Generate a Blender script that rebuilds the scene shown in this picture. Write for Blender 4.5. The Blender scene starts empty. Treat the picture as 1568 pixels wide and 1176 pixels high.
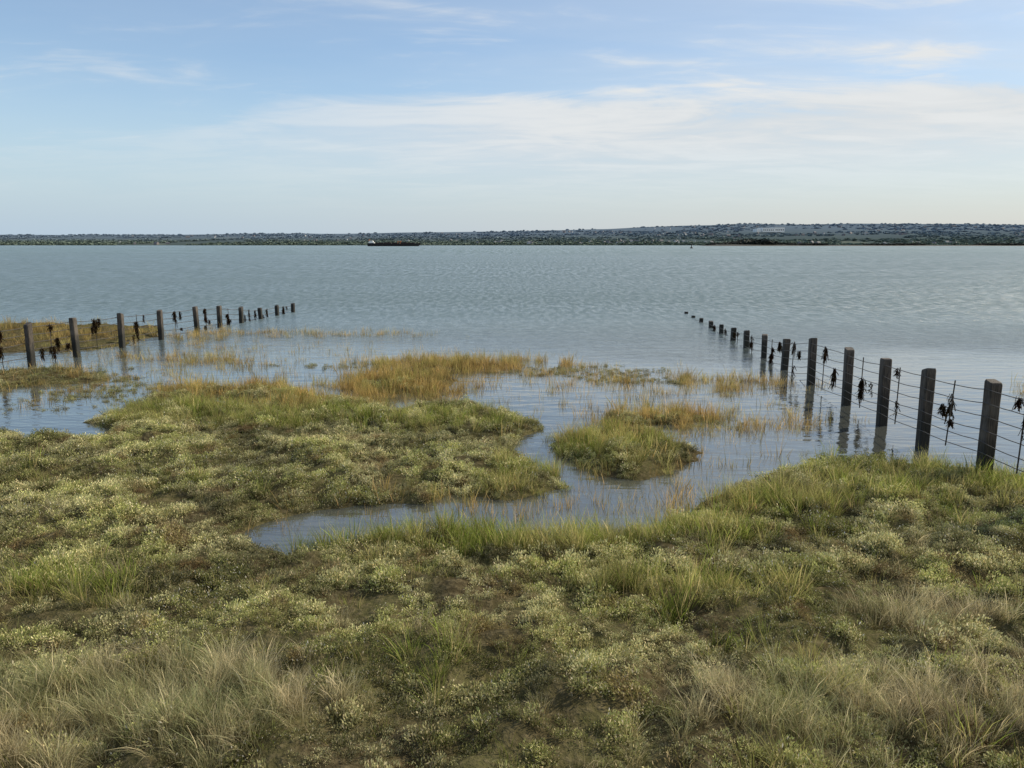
import bpy, math, random
import numpy as np
from mathutils import Vector
R = np.random.default_rng(7)
random.seed(7)
scene = bpy.context.scene
scene.view_settings.view_transform='Standard'
scene.view_settings.look='None'
scene.view_settings.exposure=0

# ---------------------------------------------------------------- helpers
def vnoise(x,y,seed=0):
    ix=np.floor(x).astype(np.int64); iy=np.floor(y).astype(np.int64)
    fx=x-ix; fy=y-iy
    fx=fx*fx*(3-2*fx); fy=fy*fy*(3-2*fy)
    def h(a,b):
        n=(a*374761393+b*668265263+seed*1442695041)&0xffffffff
        n=((n^(n>>13))*1274126177)&0xffffffff
        return ((n^(n>>16))&0xffff)/65535.0
    return (h(ix,iy)*(1-fx)+h(ix+1,iy)*fx)*(1-fy)+(h(ix,iy+1)*(1-fx)+h(ix+1,iy+1)*fx)*fy
def fbm(x,y,s=1.0,o=4,seed=0):
    v=0;a=.5;t=0
    for i in range(o):
        v=v+a*vnoise(x*s+i*17.3,y*s-i*9.1,seed+i); t+=a; a*=.5; s*=2.03
    return v/t
def sstep(a,b,x):
    t=np.clip((x-a)/(b-a),0,1); return t*t*(3-2*t)

def poly_sd(px,py,poly):
    P=np.array(poly,float); Q=np.roll(P,-1,0)
    d=np.full(px.shape,1e18); ins=np.zeros(px.shape,bool)
    for (ax,ay),(bx,by) in zip(P,Q):
        ex,ey=bx-ax,by-ay; L=ex*ex+ey*ey
        t=np.clip(((px-ax)*ex+(py-ay)*ey)/L,0,1)
        d=np.minimum(d,(px-ax-t*ex)**2+(py-ay-t*ey)**2)
        if by!=ay:
            c=((ay>py)!=(by>py))&(px<(bx-ax)*(py-ay)/(by-ay)+ax)
            ins^=c
    d=np.sqrt(d); return np.where(ins,d,-d)

MAIN=[(-9000,15),(-25,15),(-9.75,14.4),(-8.8,15.1),(-8.15,15.9),(-8.3,17.0),(-8.0,18.0),(-6.3,18.7),(-4.35,17.8),(-3.5,16.7),(-1.2,16.6),(-.05,15.4),(.45,14.5),(.2,14.0),
(0,12.9),(.15,12.2),(.6,11.6),(.8,10.9),(0,10.4),(-.77,10.5),(-1.19,10.1),(-1.98,10.1),(-2.66,9.9),(-3.07,9.5),(-3.55,9.15),(-3.0,8.45),(-2.5,8.35),(-2.05,8.7),(-1.07,9.1),
(.12,8.8),(.89,8.85),(1.74,9.25),(2.3,9.8),(2.8,10.4),(4.18,11.5),(4.96,12.3),(6.3,12.1),(7.2,11.6),(8,11.2),(14,10),(25,9),(9000,8),(9000,-9000),(-9000,-9000)]
CH1=[(-6.9,19.4),(-7.3,17.2),(-5.9,16.2),(-5.5,16.5),(-6.5,17.4),(-6.0,19.2)]
CH2=[(-10.5,15.8),(-8.6,14.0),(-7.4,13.7),(-7.3,14.3),(-8.4,14.8),(-9.6,16.0)]
CH3=[(-3.4,17.6),(-2.6,16.2),(-1.4,15.9),(-1.2,16.3),(-2.2,16.6),(-2.8,17.6)]
IS1=[(.72,13.3),(1.13,13.9),(1.73,14.4),(2.65,14.0),(2.94,12.9),(2.99,12.3),(2.57,11.6),(1.9,11.15),(1.35,11.4),(1.0,12.1)]
IS2=[(1.6,14.9),(2.08,15.5),(3.65,15.9),(4.92,15.7),(5.0,15.4),(3.75,14.8),(2.6,14.5)]
IS3=[(-14.8,18.6),(-14.9,21.5),(-12.0,21.6),(-10.3,20.2),(-10.6,19.2),(-12.2,18.7)]
IS4=[(-40,24),(-40,33),(-22,34.5),(-15,33),(-13.3,30),(-13.6,26.5),(-14.6,25)]
IS5=[(-4.6,17.6),(-4.4,20),(-3.2,21.5),(-3.2,23),(0.3,23.2),(.3,22),(-1.2,20.4),(-1.3,18)]
def land_sd(x,y):
    ch=np.exp(-((x-.6)/1.2)**2-((y-13)/1.8)**2)
    w=(.34+.3*sstep(10.5,14,y)*(1-ch))*(fbm(x,y,2.4,4,5)-.5)+1.1*(fbm(x,y,.7,3,9)-.5)*sstep(10.5,15,y)*(1-.8*ch)+.2*(fbm(x,y,.6,2,9)-.5)
    s=poly_sd(x,y,MAIN)
    for c in (CH1,CH2,CH3): s=np.minimum(s,-poly_sd(x,y,c))
    for p,b in ((IS1,.04),(IS2,-.2),(IS3,-.2),(IS4,-.3),(IS5,-.5)):
        s=np.maximum(s,poly_sd(x,y,p)+b)
    return s+w
def height(x,y):
    s=land_sd(x,y)
    land=.15*(1-np.exp(-np.maximum(s,0)/.4))
    sea=np.maximum(-.6,np.minimum(s,0)*.3)-np.maximum(0,y-40)*.02
    sea=np.maximum(sea,-3)
    h=np.where(s>0,land,sea)
    b=(fbm(x,y,1.4,3,21)-.45)*.26+(fbm(x,y,3.6,2,31)-.5)*.17
    h=h+b*sstep(0,.6,s)
    h=h+.22*sstep(8,4,y)+1.45*sstep(3.7,.5,y)
    low=sstep(10,14,y)*sstep(0,1,s)*.04
    return h-low

def mesh_obj(name,verts,faces,mat=None,smooth=False,parent=None,link=True):
    me=bpy.data.meshes.new(name); me.from_pydata([tuple(v) for v in verts],[],[tuple(f) for f in faces]); me.update()
    if smooth:
        me.polygons.foreach_set('use_smooth',[True]*len(me.polygons))
    ob=bpy.data.objects.new(name,me)
    if link: scene.collection.objects.link(ob)
    if mat: me.materials.append(mat)
    if parent: ob.parent=parent
    return ob
def grid_obj(name,X,Y,Z,mat):
    ny,nx=X.shape
    v=np.stack([X,Y,Z],-1).reshape(-1,3)
    i=np.arange(ny*nx).reshape(ny,nx)
    f=np.stack([i[:-1,:-1],i[:-1,1:],i[1:,1:],i[1:,:-1]],-1).reshape(-1,4)
    me=bpy.data.meshes.new(name)
    me.vertices.add(len(v)); me.vertices.foreach_set('co',v.ravel().astype(np.float32))
    me.loops.add(f.size); me.loops.foreach_set('vertex_index',f.ravel().astype(np.int32))
    me.polygons.add(len(f)); me.polygons.foreach_set('loop_start',np.arange(0,f.size,4,dtype=np.int32))
    me.update(calc_edges=True); me.validate()
    me.polygons.foreach_set('use_smooth',np.ones(len(f),bool))
    ob=bpy.data.objects.new(name,me); scene.collection.objects.link(ob); me.materials.append(mat)
    return ob

class NT:
    def __init__(s,tree): s.t=tree; s.n=tree.nodes; s.l=tree.links
    def new(s,typ,**k):
        n=s.n.new(typ)
        for a,b in k.items(): setattr(n,a,b)
        return n
    def put(s,sock,v):
        if isinstance(v,bpy.types.NodeSocket): s.l.new(v,sock)
        elif v is not None: sock.default_value=v
    def m(s,op,a,b=None,c=None,clamp=False):
        n=s.new('ShaderNodeMath',operation=op,use_clamp=clamp)
        s.put(n.inputs[0],a); s.put(n.inputs[1],b); s.put(n.inputs[2],c)
        return n.outputs[0]
    def ss(s,x,a,b,lo=0.,hi=1.):
        n=s.new('ShaderNodeMapRange',interpolation_type='SMOOTHSTEP')
        s.put(n.inputs['Value'],x); s.put(n.inputs['From Min'],a); s.put(n.inputs['From Max'],b)
        s.put(n.inputs['To Min'],lo); s.put(n.inputs['To Max'],hi)
        return n.outputs[0]
    def mix(s,f,a,b,blend='MIX'):
        n=s.new('ShaderNodeMix',data_type='RGBA',blend_type=blend)
        s.put(n.inputs[0],f); 
        s.put(n.inputs[6],a if isinstance(a,bpy.types.NodeSocket) else (*a,1)); s.put(n.inputs[7],b if isinstance(b,bpy.types.NodeSocket) else (*b,1))
        return n.outputs[2]
    def fmix(s,f,a,b):
        n=s.new('ShaderNodeMix',data_type='FLOAT'); s.put(n.inputs[0],f); s.put(n.inputs[2],a); s.put(n.inputs[3],b); return n.outputs[0]
    def noise(s,vec,scale,detail=3,rough=.5,dist=0,sc=None,rot=None):
        if sc or rot:
            mp=s.new('ShaderNodeMapping'); s.put(mp.inputs['Vector'],vec)
            if sc: mp.inputs['Scale'].default_value=sc
            if rot: mp.inputs['Rotation'].default_value=rot
            vec=mp.outputs[0]
        n=s.new('ShaderNodeTexNoise'); s.put(n.inputs['Vector'],vec)
        n.inputs['Scale'].default_value=scale; n.inputs['Detail'].default_value=detail
        n.inputs['Roughness'].default_value=rough; n.inputs['Distortion'].default_value=dist
        return n.outputs['Fac']
def newmat(name):
    m=bpy.data.materials.new(name); m.use_nodes=True
    m.node_tree.nodes.clear(); t=NT(m.node_tree)
    out=t.new('ShaderNodeOutputMaterial')
    return m,t,out
def simple(name,col,rough=.8,var=.25,scale=3.,bump=0):
    m,t,out=newmat(name)
    geo=t.new('ShaderNodeNewGeometry')
    n=t.noise(geo.outputs['Position'],scale,4)
    c=t.mix(n,tuple(x*(1-var) for x in col),tuple(min(1,x*(1+var)) for x in col))
    p=t.new('ShaderNodeBsdfPrincipled'); t.put(p.inputs['Base Color'],c); p.inputs['Roughness'].default_value=rough
    if bump:
        b=t.new('ShaderNodeBump'); b.inputs['Distance'].default_value=bump; t.put(b.inputs['Height'],n); t.l.new(b.outputs[0],p.inputs['Normal'])
    t.l.new(p.outputs[0],out.inputs[0]); return m

# ---------------------------------------------------------------- sun + sky
SUN_EL=math.radians(34); SUN_AZ=math.radians(64)   # azimuth from +Y towards +X
sl=bpy.data.lights.new('sun','SUN'); sl.energy=5.0; sl.angle=math.radians(.5); sl.color=(1,.89,.70)
so=bpy.data.objects.new('sun',sl); scene.collection.objects.link(so)
d=Vector((math.sin(SUN_AZ)*math.cos(SUN_EL),math.cos(SUN_AZ)*math.cos(SUN_EL),math.sin(SUN_EL)))
so.rotation_euler=d.to_track_quat('Z','Y').to_euler(); so.location=(40,20,30)

w=bpy.data.worlds.new('World'); scene.world=w; w.use_nodes=True
w.node_tree.nodes.clear(); t=NT(w.node_tree)
out=t.new('ShaderNodeOutputWorld'); bg=t.new('ShaderNodeBackground'); bg.inputs['Strength'].default_value=.15
sky=t.new('ShaderNodeTexSky'); sky.sky_type='NISHITA'; sky.sun_disc=False
sky.sun_elevation=SUN_EL; sky.sun_rotation=SUN_AZ; sky.air_density=1.0; sky.dust_density=.6; sky.ozone_density=1.6
tc=t.new('ShaderNodeTexCoord'); sp=t.new('ShaderNodeSeparateXYZ'); t.l.new(tc.outputs['Generated'],sp.inputs[0])
x,y,z=sp.outputs
zc=t.m('MAXIMUM',z,0.0)
az=t.m('ARCTAN2',x,y)
den=t.m('ADD',zc,.09)
cx=t.m('DIVIDE',x,den); cy=t.m('DIVIDE',y,den)
cv=t.new('ShaderNodeCombineXYZ'); t.put(cv.inputs[0],cx); t.put(cv.inputs[1],cy); t.put(cv.inputs[2],0.)
cv=cv.outputs[0]
fib=t.noise(cv,1.7,8,.55,.9,sc=(.5,1.,1),rot=(0,0,.35))
soft=t.noise(cv,.7,5,.5,.4,sc=(.6,1.1,1))
fine=t.noise(cv,5.,6,.55,1.2,sc=(.45,.9,1),rot=(0,0,.5))
edge=t.m('ADD',t.ss(az,-.60,-.12,.11,.192),t.m('MULTIPLY',t.m('SUBTRACT',fib,.5),.08))
edge=t.m('ADD',edge,t.m('MULTIPLY',t.m('SUBTRACT',fine,.5),.035))
above=t.m('SUBTRACT',edge,z)
sheet=t.ss(above,-.010,.038)
sheet=t.m('MULTIPLY',sheet,t.ss(az,-.55,.1,.28,.95))
tex=t.m('ADD',t.m('MULTIPLY',fib,.7),t.m('MULTIPLY',fine,.3))
sheet=t.m('MULTIPLY',sheet,t.ss(tex,.30,.54,.75,1.))
wisp=t.ss(tex,.49,.70,0,.65)
wisp=t.m('MULTIPLY',wisp,t.ss(az,-.7,.4,.6,1.))
veil=t.m('MULTIPLY',t.ss(soft,.3,.65,.45,1.),t.ss(az,-.35,.6,.12,.74))
cov=t.m('MAXIMUM',sheet,t.m('ADD',wisp,veil,clamp=True))
cov=t.m('MINIMUM',cov,.96)
ccol=t.mix(t.ss(az,-.6,.65),(4.2,4.75,5.3),(4.75,4.85,4.85))
ccol=t.mix(t.ss(tex,.38,.62,0,.75),ccol,(5.5,5.55,5.5))
haze=t.ss(z,-.02,.19,1.,0.)
hcol=t.mix(t.ss(az,-.65,.65),(3.1,3.95,4.8),(4.35,4.35,4.2))
skyc=t.mix(1.,sky.outputs[0],t.mix(t.ss(az,-.6,.6),(.98,1.02,1.04),(.58,.72,.83)),'MULTIPLY')
c0=t.mix(haze,skyc,hcol)
c1=t.mix(t.m('MULTIPLY',cov,t.ss(z,0.02,.14,.0,1.)),c0,ccol)
t.put(bg.inputs['Color'],c1); t.l.new(bg.outputs[0],out.inputs[0])

# ---------------------------------------------------------------- camera
cam=bpy.data.cameras.new('camera'); cam.lens=27.18; cam.sensor_width=36; cam.clip_end=30000; cam.clip_start=.1
co=bpy.data.objects.new('camera',cam); scene.collection.objects.link(co)
co.location=(0,0,3.5); co.rotation_euler=(math.radians(79.76),0,0); scene.camera=co

# ---------------------------------------------------------------- ground
m,t,out=newmat('marsh_mud')
geo=t.new('ShaderNodeNewGeometry'); pos=geo.outputs['Position']
n1=t.noise(pos,1.2,5); n2=t.noise(pos,14,5,.6)
c=t.mix(t.ss(n1,.35,.65),(.06,.048,.026),(.09,.085,.036))
c=t.mix(t.ss(n2,.4,.7,0,.6),c,(.17,.14,.08))
p=t.new('ShaderNodeBsdfDiffuse'); t.put(p.inputs['Color'],c)
b=t.new('ShaderNodeBump'); b.inputs['Distance'].default_value=.04; t.put(b.inputs['Height'],n2); t.l.new(b.outputs[0],p.inputs['Normal'])
t.l.new(p.outputs[0],out.inputs[0]); mud=m
cs=[18.5,20,23,27,33,40,60,100,200,500,1500,4000,9500]
xs=np.concatenate([-np.array(cs[::-1]),np.arange(-18,18.05,.09),np.array(cs)])
ys=np.concatenate([[-9500,-3000,-800,-200,-60,-20,-8,-4,-2],np.arange(-1,3,.2),np.arange(3,19,.08),np.arange(19,36,.2),[37,39,42,46,55,80,120,200,500,1500,4000,9500]])
X,Y=np.meshgrid(xs,ys); Z=height(X,Y)
grid_obj('ground',X,Y,Z,mud)

# ---------------------------------------------------------------- water
m,t,out=newmat('sea_water')
geo=t.new('ShaderNodeNewGeometry'); pos=geo.outputs['Position']
sp=t.new('ShaderNodeSeparateXYZ'); t.l.new(pos,sp.inputs[0]); py=sp.outputs[1]
yy=t.m('ADD',py,t.m('MULTIPLY',t.m('SUBTRACT',t.noise(pos,.12,3,sc=(.5,1,1)),.5),14))
rough_w=t.ss(yy,18,48)
far=t.ss(py,50,500)
chop=t.noise(pos,2.2,6,.68,.3,sc=(.6,1.0,1),rot=(0,0,.2))
sw=t.noise(pos,.45,5,.65,.6,sc=(.6,1.2,1),rot=(0,0,.15))
rip=t.noise(pos,5.,3,.5,.4,sc=(.55,1.2,1),rot=(0,0,-.2))
rip2=t.noise(pos,1.6,3,.5,.3,sc=(.5,1.5,1),rot=(0,0,.1))
h1=t.m('MULTIPLY',t.m('MULTIPLY',chop,.20),rough_w)
h2=t.m('MULTIPLY',t.m('MULTIPLY',sw,.13),rough_w)
h3=t.m('MULTIPLY',rip,t.ss(rough_w,0,1,.005,.03))
h5=t.m('MULTIPLY',rip2,t.ss(rough_w,0,.5,.018,.06))
H=t.m('ADD',t.m('ADD',h1,h2),t.m('ADD',h3,h5))
b=t.new('ShaderNodeBump'); b.inputs['Distance'].default_value=1.; b.inputs['Strength'].default_value=1.; t.put(b.inputs['Height'],H)
# wavelet shading painted by noise into colour and reflectance (four octave bands, coarser ones take over offshore)
def wv(sx,sy): return t.noise(pos,1.,4,.78,.1,sc=(sx,sy,1),rot=(0,0,.03))
tx=t.fmix(t.ss(py,22,45),wv(2.2,1.3),wv(3.0,.7))
tx=t.fmix(t.ss(py,55,110),tx,wv(2.0,.2))
tx=t.fmix(t.ss(py,180,420),tx,wv(.6,.025))
big=t.noise(pos,.012,3,.5,sc=(.25,.6,1))
streak=t.noise(pos,.09,4,.6,.4,sc=(.2,1.2,1))
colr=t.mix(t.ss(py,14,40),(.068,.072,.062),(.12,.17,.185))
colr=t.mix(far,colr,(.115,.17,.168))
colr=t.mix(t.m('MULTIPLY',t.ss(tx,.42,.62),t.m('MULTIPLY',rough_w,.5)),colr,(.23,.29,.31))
dif=t.new('ShaderNodeBsdfDiffuse'); t.put(dif.inputs[0],colr)
gl=t.new('ShaderNodeBsdfGlossy'); t.put(gl.inputs['Roughness'],t.ss(rough_w,0,1,.04,.26)); gl.inputs[0].default_value=(.97,.985,.985,1)
fr=t.new('ShaderNodeFresnel'); fr.inputs[0].default_value=1.33
for nd in (dif,gl,fr): t.l.new(b.outputs[0],nd.inputs['Normal'])
# effective reflectance of a ruffled sea is limited: steep wave faces look into the water
cap=t.ss(tx,.40,.60,.22,.76)
cap=t.m('MULTIPLY',cap,t.ss(big,.3,.7,.85,1.05))
cap=t.m('MULTIPLY',cap,t.ss(streak,.35,.65,.84,1.08))
capm=t.m('ADD',t.m('MULTIPLY',rough_w,cap),t.m('MULTIPLY',t.m('SUBTRACT',1.,rough_w),1.))
fac=t.m('MULTIPLY',t.m('POWER',fr.outputs[0],.68),capm,clamp=True)
ms=t.new('ShaderNodeMixShader'); t.put(ms.inputs[0],fac); t.l.new(dif.outputs[0],ms.inputs[1]); t.l.new(gl.outputs[0],ms.inputs[2])
t.l.new(ms.outputs[0],out.inputs[0])
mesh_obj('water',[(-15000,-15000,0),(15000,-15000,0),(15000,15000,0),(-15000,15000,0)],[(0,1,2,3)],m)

# ---------------------------------------------------------------- vegetation materials
def veg_mat(name,base,tip,alt,dry,trans=.35,scale=.8,drya=.5,pale=None,gain=1.):
    m,t,out=newmat(name)
    geo=t.new('ShaderNodeNewGeometry'); pos=geo.outputs['Position']
    hA=t.new('ShaderNodeAttribute'); hA.attribute_name='h'
    rA=t.new('ShaderNodeAttribute'); rA.attribute_name='rnd'
    ti=t.new('ShaderNodeAttribute'); ti.attribute_name='tint'; ti.attribute_type='INSTANCER'
    n=t.noise(pos,scale,3,.6)
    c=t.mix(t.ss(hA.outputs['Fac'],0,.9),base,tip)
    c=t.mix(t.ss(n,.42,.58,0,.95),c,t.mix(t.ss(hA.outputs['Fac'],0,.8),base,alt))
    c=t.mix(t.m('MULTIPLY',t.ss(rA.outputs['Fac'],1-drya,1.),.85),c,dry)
    br=t.m('MULTIPLY',t.m('ADD',.5*gain,t.m('MULTIPLY',ti.outputs['Fac'],1.0*gain)),t.m('ADD',.7,t.m('MULTIPLY',rA.outputs['Fac'],.5)))
    cc=t.new('ShaderNodeCombineColor'); [t.put(cc.inputs[i],br) for i in range(3)]
    c=t.mix(1.,c,cc.outputs[0],'MULTIPLY')
    if pale:
        n2=t.noise(pos,.55,3)
        f=t.m('MULTIPLY',t.m('GREATER_THAN',rA.outputs['Fac'],.95),t.ss(n2,.47,.6,.1,1.))
        c=t.mix(f,c,pale)
        n3=t.noise(pos,1.7,2)
        c=t.mix(t.ss(n3,.58,.68,0,.6),c,(.22,.13,.07))
    d=t.new('ShaderNodeBsdfDiffuse'); t.put(d.inputs['Color'],c)
    if trans>0:
        tr=t.new('ShaderNodeBsdfTranslucent'); t.put(tr.inputs[0],c)
        mx=t.new('ShaderNodeMixShader'); mx.inputs[0].default_value=trans
        t.l.new(d.outputs[0],mx.inputs[1]); t.l.new(tr.outputs[0],mx.inputs[2]); t.l.new(mx.outputs[0],out.inputs[0])
    else: t.l.new(d.outputs[0],out.inputs[0])
    return m
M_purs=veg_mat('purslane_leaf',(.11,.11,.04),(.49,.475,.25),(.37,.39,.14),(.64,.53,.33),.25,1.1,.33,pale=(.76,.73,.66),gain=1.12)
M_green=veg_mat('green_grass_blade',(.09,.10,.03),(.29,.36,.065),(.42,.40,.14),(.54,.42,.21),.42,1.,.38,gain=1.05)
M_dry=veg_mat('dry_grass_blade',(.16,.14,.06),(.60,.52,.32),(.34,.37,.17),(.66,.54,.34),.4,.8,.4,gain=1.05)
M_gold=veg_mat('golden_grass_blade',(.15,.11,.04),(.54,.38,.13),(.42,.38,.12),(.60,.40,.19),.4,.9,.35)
M_weed=veg_mat('brown_seaweed',(.04,.024,.016),(.07,.04,.026),(.04,.035,.018),(.10,.07,.04),.15,2,.3)

def fin(name,V,F,Hh,Rr,mat,link=False):
    ob=mesh_obj(name,V,F,mat,link=link)
    for nm,arr in (('h',Hh),('rnd',Rr)):
        a=ob.data.attributes.new(nm,'FLOAT','POINT'); a.data.foreach_set('value',np.array(arr,np.float32))
    return ob
def tuft(name,mat,n,rad,hmin,hmax,wid,lean,curve,bias=(0,0),heads=0.,k=3):
    V=[];F=[];Hh=[];Rr=[]
    for i in range(n):
        r=rad*math.sqrt(random.random()); a=random.uniform(0,6.283)
        x0,y0=r*math.cos(a),r*math.sin(a)
        a2=a+random.gauss(0,.9)
        L=random.uniform(hmin,hmax); l=abs(random.gauss(0,lean)); cu=random.uniform(.2,1)*curve
        dx,dy=math.cos(a2),math.sin(a2)
        tw=random.uniform(0,3.14); wx,wy=math.cos(tw),math.sin(tw)
        ww=wid*random.uniform(.6,1.3); rn=random.random()
        px,py_,pz=x0,y0,-.03; ang=l
        base=len(V)
        head=random.random()<heads
        for j in range(k+1):
            f=j/k
            wj=ww*(1-f**1.5)+.0004
            if head and j>=k-1: wj=wid*1.6 if j==k-1 else wid*.5
            V.append((px-wx*wj/2,py_-wy*wj/2,pz)); V.append((px+wx*wj/2,py_+wy*wj/2,pz))
            Hh+= [f,f]; Rr+=[rn,rn]
            st=L/k
            px+=(math.sin(ang)*dx+bias[0]*f)*st; py_+=(math.sin(ang)*dy+bias[1]*f)*st; pz+=math.cos(ang)*st
            ang+=cu/k
        for j in range(k):
            q=base+2*j; F.append((q,q+1,q+3,q+2))
    return fin(name,V,F,Hh,Rr,mat)
def shrub(name,mat,n,rad,hh,ll,lw):
    V=[];F=[];Hh=[];Rr=[]
    lobes=[(random.uniform(-.6,.6)*rad,random.uniform(-.6,.6)*rad,random.uniform(.55,1)) for _ in range(5)]
    for i in range(n):
        lx,ly,lh=random.choice(lobes)
        th=random.uniform(0,6.283); ph=math.acos(random.random()**.7); rr=random.random()**.35
        nx,ny,nz=math.sin(ph)*math.cos(th),math.sin(ph)*math.sin(th),math.cos(ph)
        c=Vector((lx+nx*rad*.5*rr,ly+ny*rad*.5*rr,nz*hh*lh*rr))
        d=Vector((nx*.7+random.gauss(0,.45),ny*.7+random.gauss(0,.45),nz*.6+.45+random.gauss(0,.3))).normalized()
        s=d.cross(Vector((random.gauss(0,1),random.gauss(0,1),random.gauss(0,1)))).normalized()
        L=ll*random.uniform(.6,1.3); W=lw*random.uniform(.7,1.2)
        b=len(V)
        V+= [c,c+d*L*.55+s*W/2,c+d*L,c+d*L*.55-s*W/2]
        F.append((b,b+1,b+2,b+3)); f=min(1,max(0,c.z/hh)); rn=random.random()
        Hh+=[f*.8,f*.9,min(1,f+.15),f*.9]; Rr+=[rn]*4
    return fin(name,V,F,Hh,Rr,mat)
def coll(name,obs):
    c=bpy.data.collections.new(name)
    for o in obs: c.objects.link(o)
    return c
def scatter(name,P,scl,collection,nv,tint=None,tilt=.15,zs=None):
    N=len(P)
    me=bpy.data.meshes.new(name); me.vertices.add(N); me.vertices.foreach_set('co',P.astype(np.float32).ravel())
    rot=np.stack([R.normal(0,tilt,N),R.normal(0,tilt,N),R.uniform(0,6.283,N)],-1)
    S=np.stack([scl,scl,scl if zs is None else scl*zs],-1)
    a=me.attributes.new('rot','FLOAT_VECTOR','POINT'); a.data.foreach_set('vector',rot.astype(np.float32).ravel())
    a=me.attributes.new('scl','FLOAT_VECTOR','POINT'); a.data.foreach_set('vector',S.astype(np.float32).ravel())
    a=me.attributes.new('vid','INT','POINT'); a.data.foreach_set('value',R.integers(0,nv,N).astype(np.int32))
    if tint is None: tint=R.uniform(0,1,N)
    a=me.attributes.new('tint','FLOAT','POINT'); a.data.foreach_set('value',np.asarray(tint,np.float32))
    ob=bpy.data.objects.new(name,me); scene.collection.objects.link(ob)
    g=bpy.data.node_groups.new(name+'_gn','GeometryNodeTree')
    g.interface.new_socket('Geometry',in_out='INPUT',socket_type='NodeSocketGeometry')
    g.interface.new_socket('Geometry',in_out='OUTPUT',socket_type='NodeSocketGeometry')
    gi=g.nodes.new('NodeGroupInput'); go=g.nodes.new('NodeGroupOutput')
    iop=g.nodes.new('GeometryNodeInstanceOnPoints'); ci=g.nodes.new('GeometryNodeCollectionInfo')
    ci.inputs['Collection'].default_value=collection; ci.inputs['Separate Children'].default_value=True; ci.inputs['Reset Children'].default_value=True
    def na(nm,ty):
        n=g.nodes.new('GeometryNodeInputNamedAttribute'); n.data_type=ty; n.inputs['Name'].default_value=nm; return n.outputs['Attribute']
    g.links.new(gi.outputs[0],iop.inputs['Points']); g.links.new(ci.outputs[0],iop.inputs['Instance'])
    iop.inputs['Pick Instance'].default_value=True
    g.links.new(na('vid','INT'),iop.inputs['Instance Index'])
    g.links.new(na('rot','FLOAT_VECTOR'),iop.inputs['Rotation'])
    g.links.new(na('scl','FLOAT_VECTOR'),iop.inputs['Scale'])
    g.links.new(iop.outputs[0],go.inputs[0])
    md=ob.modifiers.new('scatter','NODES'); md.node_group=g
    return ob

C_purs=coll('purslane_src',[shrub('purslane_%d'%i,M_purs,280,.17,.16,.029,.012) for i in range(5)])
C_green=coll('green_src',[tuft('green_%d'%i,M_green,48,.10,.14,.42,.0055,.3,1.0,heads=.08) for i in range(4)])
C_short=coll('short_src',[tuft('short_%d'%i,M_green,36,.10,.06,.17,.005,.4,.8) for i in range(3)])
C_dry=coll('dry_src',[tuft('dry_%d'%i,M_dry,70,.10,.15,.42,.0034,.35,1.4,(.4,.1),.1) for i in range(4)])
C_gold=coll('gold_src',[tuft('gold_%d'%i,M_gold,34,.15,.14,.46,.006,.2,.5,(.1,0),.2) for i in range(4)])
C_reed=coll('reed_src',[tuft('reed_%d'%i,M_gold,11,.15,.14,.40,.009,.26,.5) for i in range(4)])

def rpts(n,x0,x1,y0,y1): return R.uniform(x0,x1,n),R.uniform(y0,y1,n)
def ell(x,y,cx,cy,rx,ry,soft=.35):
    q=np.sqrt(((x-cx)/rx)**2+((y-cy)/ry)**2); q=q+(fbm(x,y,1.7,3,77)-.5)*1.1
    return 1-sstep(1-soft,1+soft*.6,q)
def gz_green(x,y):
    g=np.maximum(ell(x,y,.4,8.5,2.5,.5),ell(x,y,-1.0,8.7,1.3,.35))
    for e in [(3.5,10.0,.8,.7)]:
        g=np.maximum(g,ell(x,y,*e))
    g=np.maximum(g,.8*ell(x,y,1.5,6.9,1.0,.5))
    g=np.maximum(g,.6*ell(x,y,1.8,12.8,.9,1.3))
    g=np.maximum(g,.45*ell(x,y,.3,11.2,.8,.9))
    g=np.maximum(g,.4*ell(x,y,6,10.6,3,1.2)); g=np.maximum(g,.4*ell(x,y,-4.2,6.9,1.0,.5)); g=np.maximum(g,.35*ell(x,y,-5.5,15.4,3,1.5))
    g=np.maximum(g,.3*ell(x,y,-1.3,14.8,1.5,1.2))
    return g
def gz_dry(x,y):
    g=1.0*ell(x,y,-2.7,4.9,1.4,.75)
    for e in [(2.7,4.8,1.5,.55),(3.9,6.5,.8,.25)]: g=np.maximum(g,.55*ell(x,y,*e))
    return g
# sea purslane
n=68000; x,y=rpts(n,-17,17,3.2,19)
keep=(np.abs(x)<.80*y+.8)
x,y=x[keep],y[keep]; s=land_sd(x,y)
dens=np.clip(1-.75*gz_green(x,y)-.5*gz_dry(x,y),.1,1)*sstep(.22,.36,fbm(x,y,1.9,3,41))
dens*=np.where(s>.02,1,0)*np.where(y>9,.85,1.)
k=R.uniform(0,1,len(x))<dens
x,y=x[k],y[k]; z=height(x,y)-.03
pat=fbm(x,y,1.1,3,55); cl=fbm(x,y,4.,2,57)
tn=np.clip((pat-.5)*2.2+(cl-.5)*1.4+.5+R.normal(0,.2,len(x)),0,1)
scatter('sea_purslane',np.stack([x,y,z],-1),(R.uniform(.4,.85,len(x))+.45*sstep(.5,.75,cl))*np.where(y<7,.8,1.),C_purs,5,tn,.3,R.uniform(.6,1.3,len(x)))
print('purslane',len(x))
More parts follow.
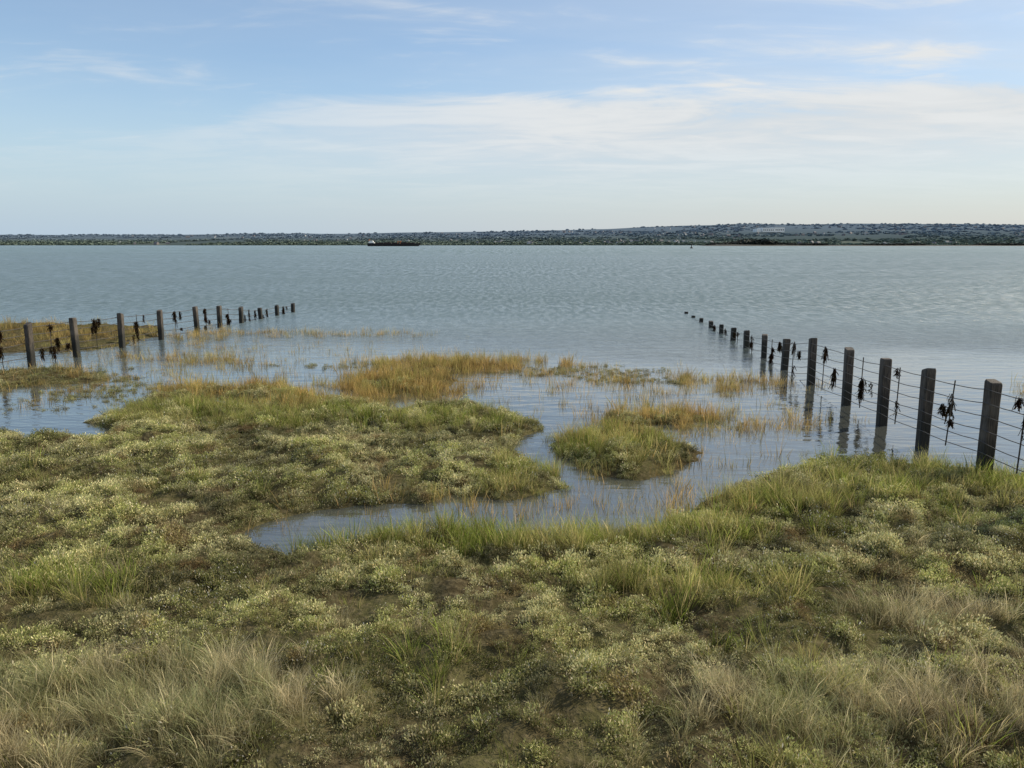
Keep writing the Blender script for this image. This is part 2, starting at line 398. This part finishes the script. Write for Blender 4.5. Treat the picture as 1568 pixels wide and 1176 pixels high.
# green grass
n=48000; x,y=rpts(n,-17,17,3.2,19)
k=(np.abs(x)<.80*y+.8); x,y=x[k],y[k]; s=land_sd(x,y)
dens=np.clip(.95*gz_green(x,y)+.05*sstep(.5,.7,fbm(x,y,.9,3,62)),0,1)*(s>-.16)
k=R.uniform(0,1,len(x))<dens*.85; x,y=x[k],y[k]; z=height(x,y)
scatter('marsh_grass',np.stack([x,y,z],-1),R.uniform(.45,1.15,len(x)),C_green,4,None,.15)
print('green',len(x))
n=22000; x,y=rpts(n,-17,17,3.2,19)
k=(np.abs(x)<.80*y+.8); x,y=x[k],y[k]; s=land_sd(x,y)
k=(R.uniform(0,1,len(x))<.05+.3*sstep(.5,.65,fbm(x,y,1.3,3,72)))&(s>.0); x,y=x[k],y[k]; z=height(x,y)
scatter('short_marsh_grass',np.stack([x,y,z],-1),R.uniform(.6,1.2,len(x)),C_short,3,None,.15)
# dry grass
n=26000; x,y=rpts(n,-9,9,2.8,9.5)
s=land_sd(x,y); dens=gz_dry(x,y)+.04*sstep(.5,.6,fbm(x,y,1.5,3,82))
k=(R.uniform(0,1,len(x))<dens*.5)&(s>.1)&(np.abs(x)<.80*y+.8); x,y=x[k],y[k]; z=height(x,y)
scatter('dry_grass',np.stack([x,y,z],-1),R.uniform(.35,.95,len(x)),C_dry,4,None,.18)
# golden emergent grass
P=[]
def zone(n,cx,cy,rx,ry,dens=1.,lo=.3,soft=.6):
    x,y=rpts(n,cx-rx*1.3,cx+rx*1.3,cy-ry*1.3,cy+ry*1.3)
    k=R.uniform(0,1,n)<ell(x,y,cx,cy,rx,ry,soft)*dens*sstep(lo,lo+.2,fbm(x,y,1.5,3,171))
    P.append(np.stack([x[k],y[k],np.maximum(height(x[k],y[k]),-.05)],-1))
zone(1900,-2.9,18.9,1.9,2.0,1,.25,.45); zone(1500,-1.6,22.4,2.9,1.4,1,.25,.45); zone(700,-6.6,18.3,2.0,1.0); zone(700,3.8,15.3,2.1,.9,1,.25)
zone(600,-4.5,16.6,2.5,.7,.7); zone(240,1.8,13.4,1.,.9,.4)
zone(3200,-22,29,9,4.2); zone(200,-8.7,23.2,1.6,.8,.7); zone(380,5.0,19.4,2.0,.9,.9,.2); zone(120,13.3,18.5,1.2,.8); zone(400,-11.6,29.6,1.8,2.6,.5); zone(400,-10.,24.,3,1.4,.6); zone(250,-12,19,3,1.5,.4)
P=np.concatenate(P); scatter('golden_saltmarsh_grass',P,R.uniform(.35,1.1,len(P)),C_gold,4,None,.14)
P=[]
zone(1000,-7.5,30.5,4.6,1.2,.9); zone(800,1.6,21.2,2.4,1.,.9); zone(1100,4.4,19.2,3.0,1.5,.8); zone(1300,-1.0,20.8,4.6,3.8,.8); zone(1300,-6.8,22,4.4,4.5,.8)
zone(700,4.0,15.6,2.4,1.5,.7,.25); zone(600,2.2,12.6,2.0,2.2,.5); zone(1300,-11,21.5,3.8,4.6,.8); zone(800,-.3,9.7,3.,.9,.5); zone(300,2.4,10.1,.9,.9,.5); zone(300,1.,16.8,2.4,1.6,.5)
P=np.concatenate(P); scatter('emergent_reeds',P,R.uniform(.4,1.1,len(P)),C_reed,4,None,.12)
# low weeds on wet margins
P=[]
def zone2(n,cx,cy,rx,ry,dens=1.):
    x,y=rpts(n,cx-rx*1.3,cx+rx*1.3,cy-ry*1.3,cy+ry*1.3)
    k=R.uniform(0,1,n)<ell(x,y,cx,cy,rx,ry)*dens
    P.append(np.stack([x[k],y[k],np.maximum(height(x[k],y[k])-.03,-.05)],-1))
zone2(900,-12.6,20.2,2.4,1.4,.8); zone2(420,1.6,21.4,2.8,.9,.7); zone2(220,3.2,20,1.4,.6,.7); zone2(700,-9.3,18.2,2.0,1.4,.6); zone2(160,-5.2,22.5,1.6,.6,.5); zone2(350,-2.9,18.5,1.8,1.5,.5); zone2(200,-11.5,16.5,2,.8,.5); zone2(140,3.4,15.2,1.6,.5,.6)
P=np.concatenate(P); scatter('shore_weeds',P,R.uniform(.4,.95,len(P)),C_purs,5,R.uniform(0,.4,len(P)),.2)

# ---------------------------------------------------------------- fences
m,t,out=newmat('weathered_post_wood')
tc=t.new('ShaderNodeTexCoord'); geo=t.new('ShaderNodeNewGeometry')
g1=t.noise(tc.outputs['Object'],9,5,.6,.6,sc=(6,6,.5)); g2=t.noise(geo.outputs['Position'],3,3)
c=t.mix(t.ss(g1,.3,.7),(.014,.012,.010),(.10,.08,.062))
c=t.mix(t.ss(g2,.45,.7,0,.5),c,(.14,.12,.10))
sp=t.new('ShaderNodeSeparateXYZ'); t.l.new(geo.outputs['Position'],sp.inputs[0])
wet=t.ss(t.m('ADD',sp.outputs[2],t.m('MULTIPLY',g2,.3)),.5,.95,1.,0.)
c=t.mix(wet,c,(.012,.012,.008))
p=t.new('ShaderNodeBsdfPrincipled'); t.put(p.inputs['Base Color'],c); p.inputs['Roughness'].default_value=.75
b=t.new('ShaderNodeBump'); b.inputs['Distance'].default_value=.02; t.put(b.inputs['Height'],g1); t.l.new(b.outputs[0],p.inputs['Normal'])
t.l.new(p.outputs[0],out.inputs[0]); wood=m
M_wire=simple('rusty_wire',(.05,.045,.04),.6,.5,6)
def post(name,x,y,ztop,sx,sy,rotz,parent):
    zb=min(-.5,float(height(np.array([x]),np.array([y]))[0])-.3)
    V=[];F=[]
    lv=[zb,0.,ztop*.4,ztop*.75,ztop-.03,ztop]
    ch=.10; sl_=random.gauss(0,.02)
    for li,zl in enumerate(lv):
        k=1+random.uniform(-.03,.03)
        if li==len(lv)-1: k*=.9
        q=[(-1,-1+ch*2),(-1,1-ch*2),(-1+ch*2,1),(1-ch*2,1),(1,1-ch*2),(1,-1+ch*2),(1-ch*2,-1),(-1+ch*2,-1)]
        for a,b_ in q: V.append((a*sx/2*k,b_*sy/2*k,zl+(sl_*a+.006*random.random() if li>3 else 0)))
    for l in range(len(lv)-1):
        for i in range(8):
            j=(i+1)%8; F.append((l*8+j,l*8+i,(l+1)*8+i,(l+1)*8+j))
    F.append(tuple(range((len(lv)-1)*8,len(lv)*8))[::-1])
    ob=mesh_obj(name,V,F,wood,parent=parent); ob.location=(x,y,0)
    ob.rotation_euler=(random.gauss(0,.018),random.gauss(0,.018),rotz+random.gauss(0,.08))
    return ob
def tube(paths,r,n=5):
    V=[];F=[]
    for pa in paths:
        b=len(V)
        for i,pnt in enumerate(pa):
            a=Vector(pa[max(0,i-1)]); c=Vector(pa[min(len(pa)-1,i+1)]); d=(c-a).normalized()
            u=d.cross(Vector((0,0,1))); u=u.normalized() if u.length>.1 else Vector((1,0,0)); v=d.cross(u)
            for k in range(n):
                an=6.283*k/n; V.append(tuple(Vector(pnt)+u*math.cos(an)*r+v*math.sin(an)*r))
        for i in range(len(pa)-1):
            for k in range(n):
                k2=(k+1)%n; F.append((b+i*n+k,b+i*n+k2,b+(i+1)*n+k2,b+(i+1)*n+k))
    return V,F
def fence(posts,offs,width,weed_amt,wr,big):
    root=bpy.data.objects.new('wire_fence',None); scene.collection.objects.link(root)
    for i,(x,y,zt) in enumerate(posts):
        a=posts[min(i+1,len(posts)-1)]; b_=posts[max(0,i-1)]
        rz=math.atan2(a[1]-b_[1],a[0]-b_[0])
        post('post_%d'%(i+1),x,y,zt,width*random.uniform(.92,1.08),width*.85,rz,root)
    paths=[];drops=[]
    for o in offs:
        pa=[]
        for i in range(len(posts)-1):
            p0,p1=posts[i],posts[i+1]
            sag=random.uniform(.005,.05)
            for j in range(8):
                f=j/8
                pa.append((p0[0]+(p1[0]-p0[0])*f-width*.45,p0[1]+(p1[1]-p0[1])*f,p0[2]+(p1[2]-p0[2])*f-o-4*sag*f*(1-f)+random.gauss(0,.003)))
        pa.append((posts[-1][0]-width*.45,posts[-1][1],posts[-1][2]-o)); paths.append(pa)
    V,F=tube(paths,wr); mesh_obj('wires',V,F,M_wire,parent=root,smooth=True)
    V=[];F=[];Hh=[];Rr=[]
    for i in range(len(posts)-1):
        p0,p1=posts[i],posts[i+1]
        f0=.5+random.uniform(-.05,.05)
        q=[p0[k]+(p1[k]-p0[k])*f0 for k in range(3)]
        if q[2]>.25: drops.append([(q[0]-width*.45,q[1],q[2]-.08),(q[0]-width*.45+random.gauss(0,.015),q[1]+random.gauss(0,.03),max(-.2,q[2]-1.15))])
        nb=random.choice(weed_amt)
        for _ in range(nb):
            f=f0+random.gauss(0,.02) if random.random()<.7 else random.uniform(.08,.92); o=random.choice(offs[0:4])
            q=[p0[k]+(p1[k]-p0[k])*f for k in range(3)]
            zc=q[2]-o
            if zc<.10: continue
            L=random.uniform(.07,.24); sz=random.uniform(.3,1.)*big; ext=random.uniform(.05,.30)
            for s_ in range(int(85*sz)):
                ww=random.uniform(.007,.022); a=random.uniform(0,6.28); wx,wy=math.cos(a),math.sin(a)
                zt_=random.random()**1.3*ext
                x_=q[0]-width*.45+random.gauss(0,.02); y_=q[1]+random.gauss(0,.028*sz); z_=zc-zt_+random.uniform(-.02,.03)
                l=max(.02,min(L*random.uniform(.2,1.2),z_)); b_=len(V); rn=random.random(); ddx,ddy=random.gauss(0,.010),random.gauss(0,.012)
                for j in range(4):
                    fj=j/3; V.append((x_-wx*ww/2,y_-wy*ww/2,z_)); V.append((x_+wx*ww/2,y_+wy*ww/2,z_))
                    x_+=ddx+random.gauss(0,.006); y_+=ddy+random.gauss(0,.008); z_-=l/3; Hh+=[fj,fj]; Rr+=[rn,rn]
                for j in range(3):
                    k=b_+2*j; F.append((k,k+1,k+3,k+2))
    V2,F2=tube(drops,.011); mesh_obj('droppers',V2,F2,wood,parent=root)
    ob=fin('tangled_seaweed',V,F,Hh,Rr,M_weed,link=True); ob.parent=root
    return root
def line(Y,X0,Y0,sl,tops): return [(X0+sl*(y-Y0),y,z) for y,z in zip(Y,tops)]
RY=[9.3,11.1,13.1,14.85,16.8,19.3,21.7,24,26.4,28.5,30.7,32.9,35.3,37.5,39.7]
RT=[1.62,1.53,1.39,1.32,1.25,1.18,.87,.73,.59,.46,.36,.27,.18,.09,.10]
fence(line(RY,7.03,11.1,.067,RT),[.12,.32,.52,.72,.90,1.06],.2,[2,3,4],.007,1.)
LY=[18.2,20.2,22.25,24.15,26.4,28.7,31.2,33,34.9,36.8,38.6,40.5]
LT=[1.3,1.27,1.25,1.24,1.17,1.09,1.03,.92,.71,.53,.51,.46]
fence(line(LY,-14,22.1,.138,LT),[.12,.34,.56,.78,.98],.19,[5,6,8],.010,1.1)

# ---------------------------------------------------------------- far shore
m,t,out=newmat('distant_countryside')
geo=t.new('ShaderNodeNewGeometry'); pos=geo.outputs['Position']
sp=t.new('ShaderNodeSeparateXYZ'); t.l.new(pos,sp.inputs[0])
vo=t.new('ShaderNodeTexVoronoi'); mp=t.new('ShaderNodeMapping'); t.l.new(pos,mp.inputs[0]); mp.inputs['Scale'].default_value=(.004,.0025,0); t.l.new(mp.outputs[0],vo.inputs['Vector']); vo.inputs['Scale'].default_value=1
sc_=t.new('ShaderNodeSeparateColor'); t.l.new(vo.outputs['Color'],sc_.inputs[0])
c=t.mix(t.ss(sc_.outputs[0],.7,.85),(.07,.095,.09),(.12,.14,.12))
c=t.mix(t.ss(t.noise(pos,.006,4,.6,sc=(1,.5,1)),.38,.48,0,.9),c,(.065,.088,.09))
c=t.mix(t.ss(sp.outputs[1],2700,5200,0.,.9),c,(.115,.155,.205))  # aerial haze painted into the hill colour, bluer with distance
p=t.new('ShaderNodeBsdfDiffuse'); t.put(p.inputs[0],c); t.l.new(p.outputs[0],out.inputs[0]); hillm=m
xs=np.linspace(-6500,6500,360); ys=np.concatenate([np.linspace(2600,6200,60),[6600,7500]])
X,Y=np.meshgrid(xs,ys)
def hill_h(X,Y):
    a=X/Y
    sky_=np.interp(a,[-1,-.66,-.4,-.2,0,.12,.2,.3,.5,.66,1],[.0115,.012,.0125,.014,.017,.0195,.023,.0255,.026,.025,.024])
    f=np.clip((Y-2600)/2900,0,1)**1.15
    Hh=sky_*5500*f*(1+.14*(fbm(X,Y,1/900.,4,91)-.5))+8*(fbm(X,Y,1/260.,3,93)-.45)*np.clip((Y-2600)/500,0,1)
    Hh=Hh+3*np.clip((Y-2600)/60,0,1)-1.5
    return np.where(Y>5600,Hh-(Y-5600)*.06,Hh)
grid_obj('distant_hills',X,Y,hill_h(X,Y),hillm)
def lump(name,mat,r,hgt,n=42):
    V=[];F=[]
    for i in range(n):
        th=random.uniform(0,6.28); ph=math.acos(random.uniform(-.2,1))
        c=Vector((math.sin(ph)*math.cos(th)*r,math.sin(ph)*math.sin(th)*r,hgt*.5+math.cos(ph)*hgt*.5))*random.uniform(.6,1)
        b_=len(V); s=r*.55
        for k in range(4):
            V.append(c+Vector((random.gauss(0,s),random.gauss(0,s),random.gauss(0,s*.5))))
        F+= [(b_,b_+1,b_+2),(b_,b_+2,b_+3),(b_,b_+3,b_+1)]
    b_=len(V); V+=[(-.6,0,-1),(.6,0,-1),(.3,0,hgt*.5),(-.3,0,hgt*.5)]; F.append((b_,b_+1,b_+2,b_+3))
    return mesh_obj(name,V,F,mat,link=False)
m,t,out=newmat('distant_foliage'); geo=t.new('ShaderNodeNewGeometry'); sp=t.new('ShaderNodeSeparateXYZ'); t.l.new(geo.outputs['Position'],sp.inputs[0])
c=t.mix(t.noise(geo.outputs['Position'],.02,3),(.11,.15,.125),(.15,.18,.14)); c=t.mix(t.ss(sp.outputs[1],2650,4400,0.,.92),c,(.185,.245,.315))  # far trees fade to a haze tint mixed into their base colour
p=t.new('ShaderNodeBsdfDiffuse'); t.put(p.inputs[0],c); t.l.new(p.outputs[0],out.inputs[0]); M_ft=m
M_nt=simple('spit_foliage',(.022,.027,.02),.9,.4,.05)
C_ft=coll('far_tree_src',[lump('fartree_%d'%i,M_ft,6,5) for i in range(4)])
C_nt=coll('spit_tree_src',[lump('spittree_%d'%i,M_nt,4,6) for i in range(4)])
n=13000; y=2605+R.uniform(0,1,n)**1.5*2900; x=R.uniform(-.8,.8,n)*y
k=fbm(x,y,1/300.,3,101)>.44-.1*(y<2750); x,y=x[k],y[k]
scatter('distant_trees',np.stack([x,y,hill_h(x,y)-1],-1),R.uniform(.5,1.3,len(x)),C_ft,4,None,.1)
# distant houses
def house(name,w_,d_,h_,rh,mats):
    V=[(-w_,-d_,-2),(w_,-d_,-2),(w_,d_,-2),(-w_,d_,-2),(-w_,-d_,h_),(w_,-d_,h_),(w_,d_,h_),(-w_,d_,h_),(-w_,0,h_+rh),(w_,0,h_+rh)]
    F=[(0,1,5,4),(2,3,7,6),(1,2,6,9,5),(3,0,4,8,7),(4,5,9,8),(6,7,8,9)]
    ob=mesh_obj(name,V,F,None,link=False)
    for mm in mats: ob.data.materials.append(mm)
    ob.data.polygons[4].material_index=1; ob.data.polygons[5].material_index=1
    return ob
M_w1=simple('pale_render',(.48,.49,.49),.8,.15,.02); M_w2=simple('brick',(.21,.19,.19),.8,.2,.02); M_rf=simple('roof_tile',(.13,.135,.15),.8,.2,.02)
C_h=coll('house_src',[house('house_0',5,4,5,3,[M_w1,M_rf]),house('house_1',6,4,5,3,[M_w2,M_rf]),house('house_2',9,4,5,3,[M_w2,M_rf]),house('house_3',7,4,5,3,[M_w2,M_rf])])
n=1300; y=2660+R.uniform(0,1,n)**1.4*2300; x=R.uniform(-.5,.8,n)*y
k=(fbm(x,y,1/420.,2,111)>.5)&(R.uniform(0,1,n)<.2+.55*(x/y>.05)); x,y=x[k],y[k]
o=scatter('distant_village',np.stack([x,y,hill_h(x,y)],-1),R.uniform(.7,1.2,len(x)),C_h,4,None,0.)
# white warehouse
def boxes(name,bl,mats,loc=(0,0,0),rz=0):
    V=[];F=[];mi=[]
    for x0,x1,y0,y1,z0,z1,k in bl:
        b_=len(V); V+=[(x0,y0,z0),(x1,y0,z0),(x1,y1,z0),(x0,y1,z0),(x0,y0,z1),(x1,y0,z1),(x1,y1,z1),(x0,y1,z1)]
        F+=[(b_+3,b_+2,b_+1,b_),(b_+4,b_+5,b_+6,b_+7),(b_,b_+1,b_+5,b_+4),(b_+1,b_+2,b_+6,b_+5),(b_+2,b_+3,b_+7,b_+6),(b_+3,b_,b_+4,b_+7)]; mi+=[k]*6
    ob=mesh_obj(name,V,F,None)
    for mm in mats: ob.data.materials.append(mm)
    ob.data.polygons.foreach_set('material_index',mi); ob.location=loc; ob.rotation_euler=(0,0,rz); return ob
M_white=simple('white_paint',(.80,.80,.78),.5,.08,.3); M_win=simple('dark_glass',(.03,.04,.05),.2,.1,1)
yy=3900; xx=(1170-784)/1184*yy
bl=[(-60,20,-20,20,-5,14,0),(20.5,85,-18,20,-5,18,0),(-90,-61,-12,15,-5,9,0),(-60.5,20.5,-20.5,20.5,14.05,15.5,1),(20.2,85.5,-18.5,20.5,18.05,19.5,1)]
bl+=[(-55+i*12,-49+i*12,-20.3,-20.02,2,7,2) for i in range(6)]+[(26+i*12,32+i*12,-18.3,-18.02,3,9,2) for i in range(5)]
boxes('white_warehouse',bl,[M_white,M_w1,M_win],(xx,yy,float(hill_h(np.array([xx]),np.array([yy]))[0])+9),.45)

# wooded spit on the right
xs=np.linspace(395,1500,240); ys=np.linspace(1640,1780,26); X,Y=np.meshgrid(xs,ys)
env=np.clip((X-400)/40,0,1)*np.clip(1-np.abs((Y-1710)/68),0,1)**.5
grid_obj('shingle_spit',X,Y,env*(1.8+5*fbm(X,Y,1/45.,3,131)*np.exp(-((X-510)/90)**2))-.5+env*1.0*fbm(X,Y,1/60.,3,133),simple('spit_shingle',(.035,.034,.028),.9,.4,.03))
n=2800; x=R.uniform(425,1480,n); y=R.uniform(1680,1750,n)
wgt=np.clip(np.exp(-((x-525)/60)**2)*1.3+.7*(fbm(x,y*0,1/70.,3,141)>.47),0,1)
k=R.uniform(0,1,n)<wgt; x,y=x[k],y[k]
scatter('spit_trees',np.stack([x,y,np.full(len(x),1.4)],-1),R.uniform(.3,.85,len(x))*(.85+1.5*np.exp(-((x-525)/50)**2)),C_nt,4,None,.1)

# ---------------------------------------------------------------- cargo ship
M_hull=simple('dark_hull_paint',(.010,.009,.010),.8,.3,.2); M_rust=simple('rust_red_paint',(.035,.02,.018),.8,.3,.3)
M_or=simple('orange_paint',(.5,.17,.05),.5,.2,.5)
ship=bpy.data.objects.new('cargo_ship',None); scene.collection.objects.link(ship)
V=[];F=[]
N=24
for i in range(N+1):
    f=i/N; x_=-49+98*f
    hw=7*min(1,(1-f)*7)**.6*min(1,.75+f*3) if f<1 else .15
    top=4.8+ (1.9*max(0,(f-.9)/.1)) + (1.0 if f<.16 else 0)
    rk=2.5*max(0,(f-.85)/.15)
    V+= [(x_-rk*.6,-hw*.8,-1.2),(x_+rk,-hw,top),(x_+rk,hw,top),(x_-rk*.6,hw*.8,-1.2)]
for i in range(N):
    a=4*i;b_=a+4
    F+=[(a,b_,b_+1,a+1),(a+1,b_+1,b_+2,a+2),(a+2,b_+2,b_+3,a+3)]
F+=[(0,1,2,3),(4*N+3,4*N+2,4*N+1,4*N)]
mesh_obj('hull',V,F,M_hull,parent=ship)
o=boxes('superstructure',[(-47,-36,-5.5,5.5,5.6,7.5,0),(-46,-38,-5,5,7.52,9.5,0),(-45,-39,-6,6,9.52,11.1,0),(-38.9,-38.85,-5,5,9.9,10.7,1),(-45,-39.2,-6.06,-6.02,10,10.7,1),(-47,-44.5,-1.5,1.5,9.6,12.5,2),(-42,-41.7,-.2,.2,11.1,15.5,1)],[M_white,M_win,M_or]); o.parent=ship
o=boxes('hatch_covers',[(-33+i*15,-19.5+i*15,-5,5,4.8,6.9+.4*(i%2),0) for i in range(5)]+[(43,43.3,-.2,.2,5,12,1),(44,46,-3,3,5.4,7.2,0)],[M_rust,M_hull]); o.parent=ship
o=boxes('gantry_crane',[(8,9,-5.2,-4.4,3.1,8.8,0),(8,9,4.4,5.2,3.1,8.8,0),(13,14,-5.2,-4.4,3.1,8.8,0),(13,14,4.4,5.2,3.1,8.8,0),(7.6,14.4,-5.6,5.6,8.82,9.8,0)],[M_or]); o.parent=ship
o=boxes('railing',[(-35+i*3,-34.9+i*3,-6.9,-6.8,4.8,5.9,0) for i in range(25)]+[(-35,38,-6.9,-6.8,5.92,6.0,0)],[M_hull]); o.parent=ship
ship.location=(-226,1500,0); ship.rotation_euler=(0,0,math.radians(4))

# navigation beacon (left edge) and buoy
bc=bpy.data.objects.new('navigation_beacon',None); scene.collection.objects.link(bc)
pa=[[(sx*1.3,sy*1.3,-1),(sx*.3,sy*.3,7)] for sx in(-1,1) for sy in(-1,1)]+[[(-1.1,-1.1,1+i*1.6),(1.1-i*.2,-1.1+i*.2,2.2+i*1.6)] for i in range(3)]
V,F=tube(pa,.16); mesh_obj('lattice_legs',V,F,M_hull,parent=bc)
o=boxes('platform_and_topmark',[(-1.1,1.1,-1.1,1.1,7,7.25,0),(-.15,.15,-.15,.15,7.25,9.3,0),(-.6,.6,-.6,.6,9.3,10.1,0)],[M_hull]); o.parent=bc
bc.location=(-592,900,0)
bu=bpy.data.objects.new('channel_buoy',None); scene.collection.objects.link(bu)
V=[];F=[]; prof=[(0,-.5),(1.4,-.5),(1.5,.3),(1.2,.7),(.45,1.0),(.3,2.6),(.6,2.7),(.6,3.2),(0,3.6)]
for r_,z_ in prof:
    for k in range(10): V.append((r_*math.cos(k*.6283),r_*math.sin(k*.6283),z_))
for i in range(len(prof)-1):
    for k in range(10):
        k2=(k+1)%10; F.append((i*10+k,i*10+k2,(i+1)*10+k2,(i+1)*10+k))
mesh_obj('buoy_body',V,F,M_hull,parent=bu); bu.location=(160,700,0)
